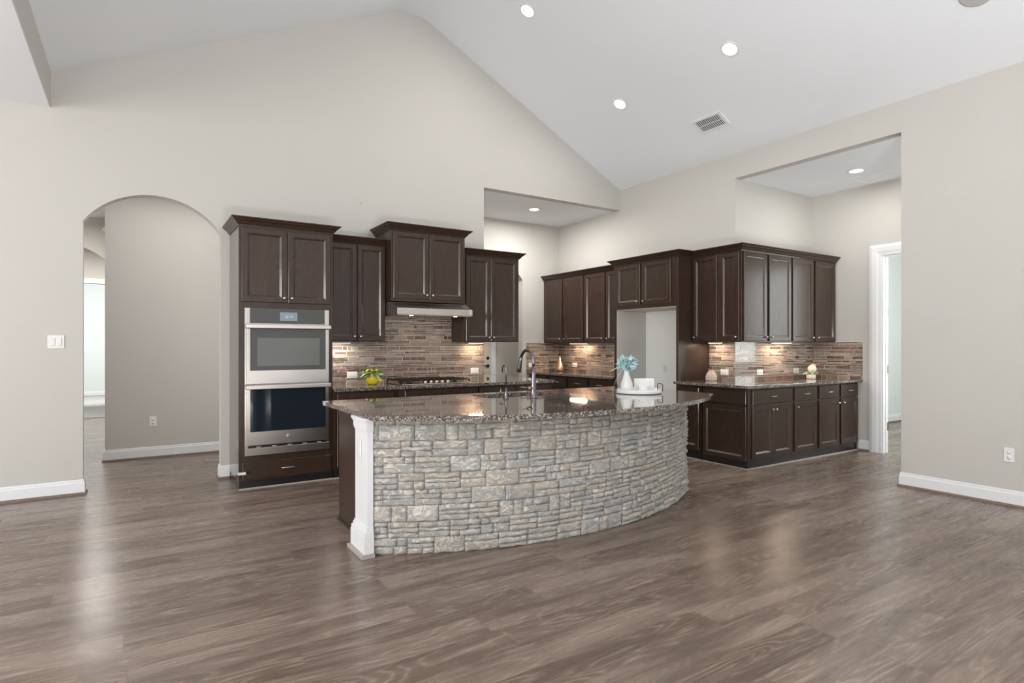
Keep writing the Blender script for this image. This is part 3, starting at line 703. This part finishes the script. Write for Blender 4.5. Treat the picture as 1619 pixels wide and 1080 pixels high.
# under-cabinet lamps
def ucl(label, x, y, along, L_, color=(1, .80, .58), p=3.0):
    p *= 2.2
    sx, sy = (L_ / 2, .012) if along == 'x' else (.012, L_ / 2)
    t = thing('under_cabinet_light', label, 'light', (x, y, UB - .001))
    BX(-sx - .006, -sy - .006, -.014, sx + .006, sy + .006, 0).build('housing', 'plastic', t)
    BX(-sx, -sy, -.017, sx, sy, -.014).build('lens', 'warm', t)
    a = area('under_cabinet_lamp', (x, y, UB - .025), (x, y, 0), L_ if along == 'x' else .02, .02 if along == 'x' else L_, p, color)
    a.rotation_euler = (0, 0, 0)
ucl('light bar under the wall cabinet beside the ovens', 1.86, 6.44, 'x', .30, (1, .93, .85), 2.2)
ucl('light bar under the wall cabinet at the end of the tiled wall', 3.62, 6.46, 'x', .20, (1, .74, .5), 1.4)
ucl('light bar under the far right wall cabinets, above the outlet', 6.05, 7.40, 'y', .42, (1, .78, .55), 3.0)
ucl('light bar under the wall cabinets beside the refrigerator space', 6.05, 6.32, 'y', .34, (1, .80, .58), 2.2)
ucl('light bar under the corner cabinet, above the ribbed vase', 6.05, 4.74, 'y', .18, (1, .82, .62), 1.2)
ucl('light bar under the alcove wall cabinets', 6.95, 4.43, 'x', .40, (1, .80, .58), 2.2)

# ------------------------------------------------------------------ island
isl = thing('kitchen_island', 'curved kitchen island clad in grey ledger stone with a white corner post', 'island', (2.8, 4.1, 0))
OFF = Vector((-2.8, -4.1, 0))
CX, CY, CR = 2.757, 5.981, 2.742
def arc_pts(cx, cy, r, xa, xb_, n):
    a0 = math.acos((xa - cx) / r); a1 = math.acos((xb_ - cx) / r)
    return [(cx + r * math.cos(-(a0 + (a1 - a0) * i / n)), cy + r * math.sin(-(a0 + (a1 - a0) * i / n))) for i in range(n + 1)]
def shift(m): m.v = [(x + OFF.x, y + OFF.y, z) for x, y, z in m.v]; return m
core = arc_pts(CX, CY, CR - .02, 1.345, 4.28, 40)
ib = shift(MB().prism(core + [(4.28, 4.55), (1.345, 4.55)], .0, ZC - TH, 'z')).build('body', 'wood', isl)
shift(BX(1.2865, 3.665, 0, 1.3449, 3.872, ZC - TH)).build('post_backing', 'wood', isl)
shift(BX(1.334, 3.872, .0, 1.3449, 4.55, ZC - TH)).build('side_panel', 'wood', isl)
shift(MB().box(1.318, 3.865, .0, 1.3339, 4.56, .018)).build('side_moulding', 'wood', isl)
for k in range(4):
    m = door_mb(0, .70, .12, .86); dd = m.build('door', 'wood', isl); dd.location = (1.36 + .73 * k + .70 - 2.8, .4505, 0); dd.rotation_euler = (0, 0, R(180))
    knob_mb(.66 if k % 2 else .04, .80).build('knob', 'knob', dd)
# white corner post
pl = MB().box(1.243, 3.637, 0, 1.286, 3.872, ZC - TH)
for (z0_, z1_, o) in ((0.022, .13, .024), (.13, .155, .020), (.155, .175, .012), (.175, .19, .006), (ZC - TH - .085, ZC - TH - .07, .006), (ZC - TH - .07, ZC - TH - .03, .010), (ZC - TH - .03, ZC - TH - .018, .016), (ZC - TH - .018, ZC - TH, .022)):
    pl.box(1.243 - o, 3.637 - o * .7, z0_, 1.2855, 3.872 + o, z1_)
post = shift(pl).build('corner_post', 'trim', isl, bevel=.002)
shift(MB().box(1.198, 3.602, 0, 1.285, 3.905, .022)).build('post_shoe', 'shoe_grey', isl)
plate('outlet', 'white outlet plate on the white island corner post', 'outlet', (1.2415, 3.77, .675), RB, kind='gfci')
# ledger stone
def stones():
    rr = random.Random(21); m = MB()
    a0 = math.atan2(3.66 - CY, 1.288 - CX); a1 = math.atan2(3.705 - CY, 4.335 - CX); arcL = (a1 - a0) * CR; tail = .80; Ltot = arcL + tail
    ax, ay = CX + CR * math.cos(a1), CY + CR * math.sin(a1)
    def pt(s_, d_, z):
        if s_ <= arcL:
            a = a0 + s_ / CR; return (CX + (CR + d_) * math.cos(a) , CY + (CR + d_) * math.sin(a), z)
        q = s_ - arcL
        f = min(1, q / .12); dx = math.cos(a1) * (1 - f) + f; dy = math.sin(a1) * (1 - f)
        return (ax + dx * d_ , ay + q + dy * d_, z)
    cols = [(.52, .51, .48), (.57, .55, .51), (.49, .485, .47), (.54, .50, .44), (.56, .51, .44), (.47, .47, .46), (.54, .535, .51), (.60, .585, .55), (.52, .49, .44), (.48, .485, .48)]
    def hsh(a, b, c_): return random.Random(int(a * 7919 + b * 104729 + c_ * 1299709)).random()
    def stone(s0, s1, z0, z1, dep):
        g = .0010; s0 += g; s1 -= g; z0 += g; z1 -= g
        if s1 - s0 < .012 or z1 - z0 < .006: return
        nx = max(3, int((s1 - s0) / .018)); nz = max(3, int((z1 - z0) / .011)); cc_ = rr.choice(cols); f = rr.uniform(1.16, 1.36); cc_ = tuple(q * f for q in cc_)
        tilt = rr.uniform(-.006, .006); tz = rr.uniform(-.004, .004); ph = rr.random() * 100; vs = []; fs = []
        for j in range(nz + 1):
            for i in range(nx + 1):
                u, v = i / nx, j / nz
                ed = min(1, min(u * (s1 - s0), (1 - u) * (s1 - s0), v * (z1 - z0), (1 - v) * (z1 - z0)) / .006)
                bump = .0045 * math.sin(ph + u * (s1 - s0) * 70) * math.cos(ph * 1.7 + v * (z1 - z0) * 160) + .005 * (hsh(i, j, ph) - .5)
                d_ = dep * (.62 + .38 * ed ** .6) + (tilt * (u - .5) * 2 + tz * (v - .5) * 2 + bump) * ed
                jz = .0018 * math.sin(ph + u * (s1 - s0) * 45) if 0 < j < nz or True else 0
                vs.append(pt(s0 + u * (s1 - s0), max(.0, d_), z0 + v * (z1 - z0) + jz))
        n = nx + 1
        for j in range(nz):
            for i in range(nx): fs.append((j * n + i, j * n + i + 1, j * n + n + i + 1, j * n + n + i))
        # rim back to the wall
        rim = [i for i in range(n)] + [j * n + nx for j in range(1, nz + 1)] + [nz * n + i for i in range(nx - 1, -1, -1)] + [j * n for j in range(nz - 1, 0, -1)]
        b0 = len(vs)
        for q in rim:
            i, j = q % n, q // n; vs.append(pt(s0 + i / nx * (s1 - s0), -.004, z0 + j / nz * (z1 - z0)))
        for q in range(len(rim)):
            r2 = (q + 1) % len(rim); fs.append((rim[q], b0 + q, b0 + r2, rim[r2]))
        m.add(vs, fs, cc_, True)
    H = ZC - TH - .002; nrow = 9; z = 0.0; row_h = .1045
    for r_ in range(nrow):
        s_ = -(r_ % 2) * .1 - rr.random() * .04
        while s_ < Ltot:
            L_ = rr.choice([.17, .20, .20, .20, .20, .23]); a, b = max(0, s_), min(Ltot, s_ + L_); z0_, z1_ = r_ * row_h, min(H, (r_ + 1) * row_h)
            far = a / Ltot > .45
            if b - a > .03:
                base_d = rr.uniform(.014, .026) + (.010 if far else 0); q_ = .011 if far else .004
                k = 1 if r_ == 8 else rr.choice([1, 2, 2, 3, 3]) if not far else rr.choice([2, 3, 3, 3])
                cuts = [0] + sorted([(i + rr.uniform(-.22, .22)) / k for i in range(1, k)]) + [1]
                for i in range(k):
                    za, zb = z0_ + cuts[i] * (z1_ - z0_), z0_ + cuts[i + 1] * (z1_ - z0_)
                    if rr.random() < (.28 if not far else .6) and b - a > .09:
                        mid = a + (b - a) * rr.uniform(.3, .7)
                        stone(a, mid, za, zb, base_d + rr.uniform(-q_, q_)); stone(mid, b, za, zb, base_d + rr.uniform(-q_, q_))
                    else: stone(a, b, za, zb, base_d + rr.uniform(-q_, q_))
            s_ += L_
    return m, pt, Ltot
sm_, ptf, Lt = stones()
shift(sm_).build('stone_veneer', 'stone', isl)
bk = MB(); N = 60
pts = [ptf(Lt * i / N, .006, 0)[:2] for i in range(N + 1)] + [ptf(Lt * i / N, -.015, 0)[:2] for i in range(N, -1, -1)]
shift(bk.prism(pts, .001, ZC - TH - .001, 'z')).build('veneer_backing', 'mortar', isl)
# island countertop with a sink cut-out
sa = arc_pts(2.833, 5.638, 2.677, 1.236, 4.34, 48)
out = sa + [(4.385, 3.455), (4.408, 3.50), (4.412, 3.56), (4.412, 4.66), (1.236, 4.66)]
SK = (2.46, 4.14, 3.22, 4.52)
def slab_hole(outer, hole, z0, z1):
    m = MB(); hp = [(hole[0], hole[1]), (hole[0], hole[3]), (hole[2], hole[3]), (hole[2], hole[1])]
    tri = tessellate_polygon([[Vector((a, b, 0)) for a, b in outer], [Vector((a, b, 0)) for a, b in hp]])
    allp = outer + hp; n = len(allp); no = len(outer)
    vs = [(a, b, z0) for a, b in allp] + [(a, b, z1) for a, b in allp]
    fs = [tuple(t) for t in tri] + [tuple(i + n for i in t) for t in tri]
    fs += [(i, (i + 1) % no, (i + 1) % no + n, i + n) for i in range(no)]
    fs += [(no + i, no + (i + 1) % 4, no + (i + 1) % 4 + n, no + i + n) for i in range(4)]
    return m.add(vs, fs)
tag(slab_hole(out, SK, ZC - TH, ZC).build('countertop', 'granite', bevel=.004), 'polished speckled granite top of the curved island', 'countertop')
sk = thing('sink', 'stainless sink set under the island countertop', 'sink', (2.84, 4.33, ZC - TH - .001))
hx, hy = .385, .195; bw = MB()
bw.box(-hx, -hy, -.21, hx, hy, -.20).box(-hx, -hy, -.20, -hx + .012, hy, 0).box(hx - .012, -hy, -.20, hx, hy, 0).box(-hx + .012, -hy, -.20, hx - .012, -hy + .012, 0).box(-hx + .012, hy - .012, -.20, hx - .012, hy, 0)
bw.build('bowl', 'steel', sk)
MB().lathe([(.001, 0), (.045, 0), (.045, .004), (.03, .002), (.001, .001)], 20, (0, 0, -.20)).build('drain', 'steel_bright', sk)

# ------------------------------------------------------------------ faucets
fc = thing('kitchen_faucet', 'tall dark pull-down faucet arching over the island sink', 'faucet', (2.765, 3.965, ZC))
MB().lathe([(.001, 0), (.029, 0), (.029, .006), (.024, .012), (.0235, .06), (.022, .12), (.017, .20), (.0145, .26), (.001, .26)], 24).build('base', 'faucet', fc)
ar = [(0, 0, .25)]
for k in range(13):
    a = math.pi - k * math.pi * .87 / 12; ar.append((0, .095 + .095 * math.cos(a), .30 + .095 * math.sin(a)))
MB().tube(ar, .0125, 16).build('spout', 'faucet', fc)
ex, ez = ar[-1][1], ar[-1][2]; dy, dz = .30, -.954
hp_ = [(0, ex + dy * q, ez + dz * q) for q in (0, .03, .09, .13, .135)]
MB().tube(hp_, [.014, .0145, .019, .021, .018], 18).build('spray_head', 'faucet', fc)
lv = MB().tube([(-.015, .0, .082), (-.035, .004, .083), (-.05, .006, .084)], [.016, .019, .016], 14)
lv.tube([(-.05, .006, .084), (-.075, .010, .088), (-.115, .016, .096)], [.009, .006, .005], 10)
lv.build('lever', 'bronze', fc)
ff = thing('filter_faucet', 'slim dark drinking water tap left of the tall faucet', 'faucet', (2.545, 4.04, ZC))
MB().lathe([(.001, 0), (.022, 0), (.023, .006), (.015, .012), (.016, .03), (.013, .05), (.007, .09), (.001, .09)], 20).build('base', 'faucet', ff)
ar = [(0, 0, .08), (0, 0, .23)] + [(0, .028 + .028 * math.cos(math.pi - k * math.pi * .9 / 8), .245 + .028 * math.sin(math.pi - k * math.pi * .9 / 8)) for k in range(9)]
ar.append((0, .060, .215)); MB().tube(ar, .0055, 12).build('spout', 'faucet', ff)
MB().tube([(-.01, 0, .045), (-.045, .01, .047)], [.006, .006], 10).tube([(-.045, .01, .03), (-.045, .01, .085)], [.009, .006], 12).build('lever', 'bronze', ff)
tag(MB().lathe([(.001, 0), (.021, 0), (.021, .004), (.014, .008), (.001, .008)], 24, (2.715, 4.045, ZC)).build('air_switch', 'bronze'), 'small round disposal button set in the granite by the tall faucet', 'button')

# ------------------------------------------------------------------ cooktop
ck = thing('cooktop', 'gas cooktop with cast grates set in the back counter', 'cooktop', (2.86, 6.22, ZC + .001))
BX(-.43, -.25, 0, .43, .25, .012).build('pan', 'burner', ck, bevel=.004)
for gx in (-.285, 0, .285):
    g = MB(); a = .135
    for y in (-.2, -.07, .07, .21): g.box(gx - a, y - .006, .038, gx + a, y + .006, .05)
    for x in (-a, 0, a): g.box(gx + x - .006, -.2, .038, gx + x + .006, .21, .05)
    for x in (-a, a):
        for y in (-.2, .21): g.box(gx + x - .007, y - .007, .012, gx + x + .007, y + .007, .04)
    g.build('grate', 'black_metal', ck)
for bx, by, r_ in ((-.285, -.1, .04), (-.285, .12, .03), (0, .04, .055), (.285, -.1, .03), (.285, .12, .045)):
    MB().lathe([(.001, 0), (r_, 0), (r_, .012), (r_ * .7, .02), (.001, .02)], 20, (bx, by, .012)).build('burner', 'black', ck)
for k in range(5):
    MB().lathe([(.001, 0), (.021, 0), (.019, .028), (.001, .03)], 16, (-.14 + .07 * k, -.215, .012)).build('control_knob', 'steel_bright', ck)

# ------------------------------------------------------------------ ornaments
def leaf_mb(m, p, d, L_, w_, droop=.3, n=4, twist=0):
    d = Vector(d).normalized(); side = d.cross(Vector((0, 0, 1)));
    if side.length < .1: side = Vector((1, 0, 0))
    side.normalize(); side = (Matrix.Rotation(twist, 3, d) @ side)
    vs = []; p = Vector(p)
    for i in range(n + 1):
        t = i / n; q = p + d * (L_ * t) + Vector((0, 0, -droop * L_ * t * t)); ww = w_ * math.sin(math.pi * min(.97, t * .9 + .08)) / 2
        vs += [q - side * ww, q + Vector((0, 0, ww * .35)), q + side * ww]
    fs = []
    for i in range(n):
        for k in (0, 1): fs.append((i * 3 + k, i * 3 + k + 1, i * 3 + k + 4, i * 3 + k + 3))
    m.add(vs, fs, None, True)
# lemon vase
lvz = thing('lemon_vase', 'yellow round vase of lemons and leaves on the back counter', 'vase', (2.215, 6.30, ZC))
MB().lathe([(.001, 0), (.040, 0), (.060, .020), (.071, .055), (.066, .090), (.050, .112), (.046, .118), (.001, .112)], 28).build('vase', 'yellow', lvz)
rr = random.Random(5)
for mat, n, ww in (('leaf', 34, .036), ('leaf_pale', 24, .034)):
    m = MB()
    for i in range(n):
        a = rr.random() * 6.28; e_ = rr.uniform(-.3, 1.1); m_ = (math.cos(a), math.sin(a), e_)
        leaf_mb(m, (.035 * math.cos(a), .035 * math.sin(a), .115 + rr.random() * .03), m_, rr.uniform(.06, .125), ww, rr.uniform(0, .7), 4, rr.uniform(-1, 1))
    m.build('foliage', mat, lvz)
def lemon(p, r_=.026):
    return MB().lathe([(.001, -1.25 * r_), (.25 * r_, -1.15 * r_), (.7 * r_, -.8 * r_), (r_, 0), (.7 * r_, .8 * r_), (.25 * r_, 1.15 * r_), (.001, 1.25 * r_)], 16, p, 'x')
for p in ((-.005, -.04, .155), (.045, -.01, .05 + .1), (.078, -.02, .045), (-.03, .03, .15)): lemon(p).build('lemon', 'lemon', lvz)
# copper vase
tag(MB().lathe([(.001, 0), (.045, 0), (.072, .02), (.078, .05), (.066, .10), (.040, .16), (.020, .215), (.014, .25), (.015, .262), (.001, .26)], 32, (6.02, 7.86, ZC)).build('copper_vase', 'copper'), 'shiny copper teardrop vase in the far counter corner', 'vase')
# tray group on the island
TRX, TRY = 3.862, 3.866
tr = thing('serving_tray', 'round white tray with two dark handles on the island', 'tray', (TRX, TRY, ZC))
MB().lathe([(.001, .004), (.190, .004), (.192, .0), (.200, .0), (.204, .006), (.204, .040), (.196, .040), (.194, .014), (.001, .014)], 48).build('dish', 'ceramic', tr)
MB().lathe([(.196, -.0), (.2055, -.0), (.2055, .005), (.196, .005)], 48).build('base_ring', 'black_metal', tr)
va_ = Vector((.8407, -.5416, 0))
for s in (-1, 1):
    c_ = va_ * (s * .198); t_ = Vector((va_.y, -va_.x, 0)) * .045 + va_ * (.012 * s)
    hh = [c_ - t_ + Vector((0, 0, .02)), c_ - t_ + Vector((0, 0, .075)), c_ - t_ * .75 + Vector((0, 0, .086)), c_ + t_ * .75 + Vector((0, 0, .086)), c_ + t_ + Vector((0, 0, .075)), c_ + t_ + Vector((0, 0, .02))]
    MB().tube([tuple(q) for q in hh], .0035, 8).build('handle', 'black_metal', tr)
def onray(u, dist):   # a spot on the tray: sideways offset along the view plane
    return Vector((TRX, TRY, 0)) + va_ * u + Vector((.5416, .8407, 0)) * dist
q = onray(-.108, .0)
vz = thing('flower_vase', 'white vase of teal eucalyptus leaves on the island tray', 'vase', (q.x, q.y, ZC + .0145))
MB().lathe([(.001, 0), (.042, 0), (.053, .02), (.058, .045), (.050, .085), (.034, .130), (.023, .165), (.021, .185), (.025, .198), (.018, .198), (.001, .18)], 32).build('vase', 'ceramic', vz)
rr = random.Random(11)
for mat, n, lo, hi, ww in (('teal', 70, .05, .085, .038), ('teal_pale', 20, .06, .12, .03), ('cream', 9, .08, .12, .022)):
    m = MB()
    for i in range(n):
        a = rr.random() * 6.28; e_ = rr.uniform(-.1, 2.6); rad = rr.uniform(.0, .045)
        leaf_mb(m, (rad * math.cos(a) + .012, rad * math.sin(a), .19 + rr.random() * .085), (math.cos(a), math.sin(a), e_), rr.uniform(lo, hi) * 1.15, ww * 1.1, rr.uniform(0, .5), 4, rr.uniform(-1.3, 1.3))
    if mat == 'teal_pale':
        for dd_, L_, dr_ in (((-1, .6, .05), .155, .35), ((-1, .5, .5), .13, .2), ((-.9, .6, -.6), .13, .9)): leaf_mb(m, (-.01, 0, .225), dd_, L_, .024, dr_, 5)
    m.build('foliage', mat, vz)
st = MB()
for i in range(7):
    a = i * .9; st.tube([(0, 0, .15), (.01 * math.cos(a), .01 * math.sin(a), .2), (.04 * math.cos(a), .04 * math.sin(a), .25)], .0018, 6)
st.build('stems', 'leaf', vz)
q = onray(.062, .04)
cdz = thing('greeting_card', 'white square card standing on the island tray', 'card', (q.x, q.y, ZC + .0145), R(-32.8))
c_ = BX(-.092, -.004, 0, .092, .004, .118).build('panel', 'ceramic', cdz, bevel=.001)
c_.rotation_euler = (R(-6), 0, 0)
for x, z in ((-.06, .03), (.052, .075)):
    mk = MB().lathe([(.001, -.0052), (.0045, -.0052), (.0045, -.004), (.001, -.004)], 10, (x, 0, z), 'y').box(x - .0015, -.0052, z, x + .0015, -.004, z + .012); mm = mk.build('printed_mark', 'plastic_grey', c_)
q = onray(.035, -.05)
mg = thing('candle_jar', 'small white round candle jar in front of the card', 'candle', (q.x, q.y, ZC + .0145))
MB().lathe([(.001, 0), (.036, 0), (.042, .008), (.043, .050), (.040, .060), (.030, .064), (.001, .064)], 28).build('jar', 'ceramic', mg)
# ribbed vase on the right counter
rv = thing('ribbed_vase', 'ribbed cream pear-shaped vase with rust blooms beside the tall panel', 'vase', (5.97, 4.735, ZC))
vs = []; prof = [(.055, 0), (.066, .015), (.066, .05), (.055, .085), (.035, .115), (.024, .135), (.020, .14)]; n = 72
for i in range(n):
    a = 6.2832 * i / n; k = 1 + .06 * (1 if (i // 3) % 2 else -1)
    for r_, z in prof: vs.append((r_ * k * math.cos(a), r_ * k * math.sin(a), z))
m_ = len(prof); fs = [(i * m_ + k, ((i + 1) % n) * m_ + k, ((i + 1) % n) * m_ + k + 1, i * m_ + k + 1) for i in range(n) for k in range(m_ - 1)]
fs += [[i * m_ for i in range(n)], [i * m_ + m_ - 1 for i in range(n)]]
MB().add(vs, fs).build('vase', plain('cream_ribbed_ceramic', (.66, .52, .42), .5), rv)
m = MB(); rr = random.Random(3)
for i in range(12):
    a = rr.random() * 6.28; leaf_mb(m, (0, 0, .138), (math.cos(a), math.sin(a), rr.uniform(.3, 1.4)), rr.uniform(.03, .055), .026, .3, 4, rr.uniform(-1, 1))
m.build('blooms', 'terracotta', rv)
# flower pot on the right counter
fp = thing('flower_pot', 'small white pot of cream and peach flowers in the alcove corner', 'flower pot', (7.40, 4.30, ZC))
MB().lathe([(.001, 0), (.050, 0), (.056, .01), (.058, .058), (.052, .058), (.001, .05)], 28).build('pot', plain('marble_pot', (.70, .62, .56), .4), fp)
def ball(c_, r_): return MB().lathe([(r_ * math.sin(math.pi * k / 10) + .0005, -r_ * math.cos(math.pi * k / 10)) for k in range(11)], 18, c_)
ball((-.012, -.02, .132), .052).build('bloom', 'cream', fp)
ball((.030, -.01, .165), .034).build('bloom', 'peach', fp)
m = MB(); rr = random.Random(8)
for i in range(26):
    a = rr.random() * 6.28; leaf_mb(m, (.03 * math.cos(a), .03 * math.sin(a), .06 + rr.random() * .03), (math.cos(a) + .5, math.sin(a) - .2, rr.uniform(-.1, 1.2)), rr.uniform(.04, .08), .028, .4, 4, rr.uniform(-1, 1))
m.build('foliage', 'leaf_pale', fp)

# repeats share a group
GROUPS = {'base_cabinet': 'dark base cabinets around the kitchen', 'upper_cabinet': 'dark wall-hung cabinets around the kitchen', 'outlet': 'white electrical outlets',
          'recessed_light': 'recessed ceiling lights', 'under_cabinet_light': 'light bars under the wall cabinets', 'backsplash': 'mosaic tile backsplash panels',
          'countertop': 'speckled granite countertops', 'crown_moulding': 'crown mouldings over the cabinets'}
for o in S.objects:
    k = o.name.split('.')[0]
    if o.parent is None and k in GROUPS and o.get('label'): o['group'] = GROUPS[k]
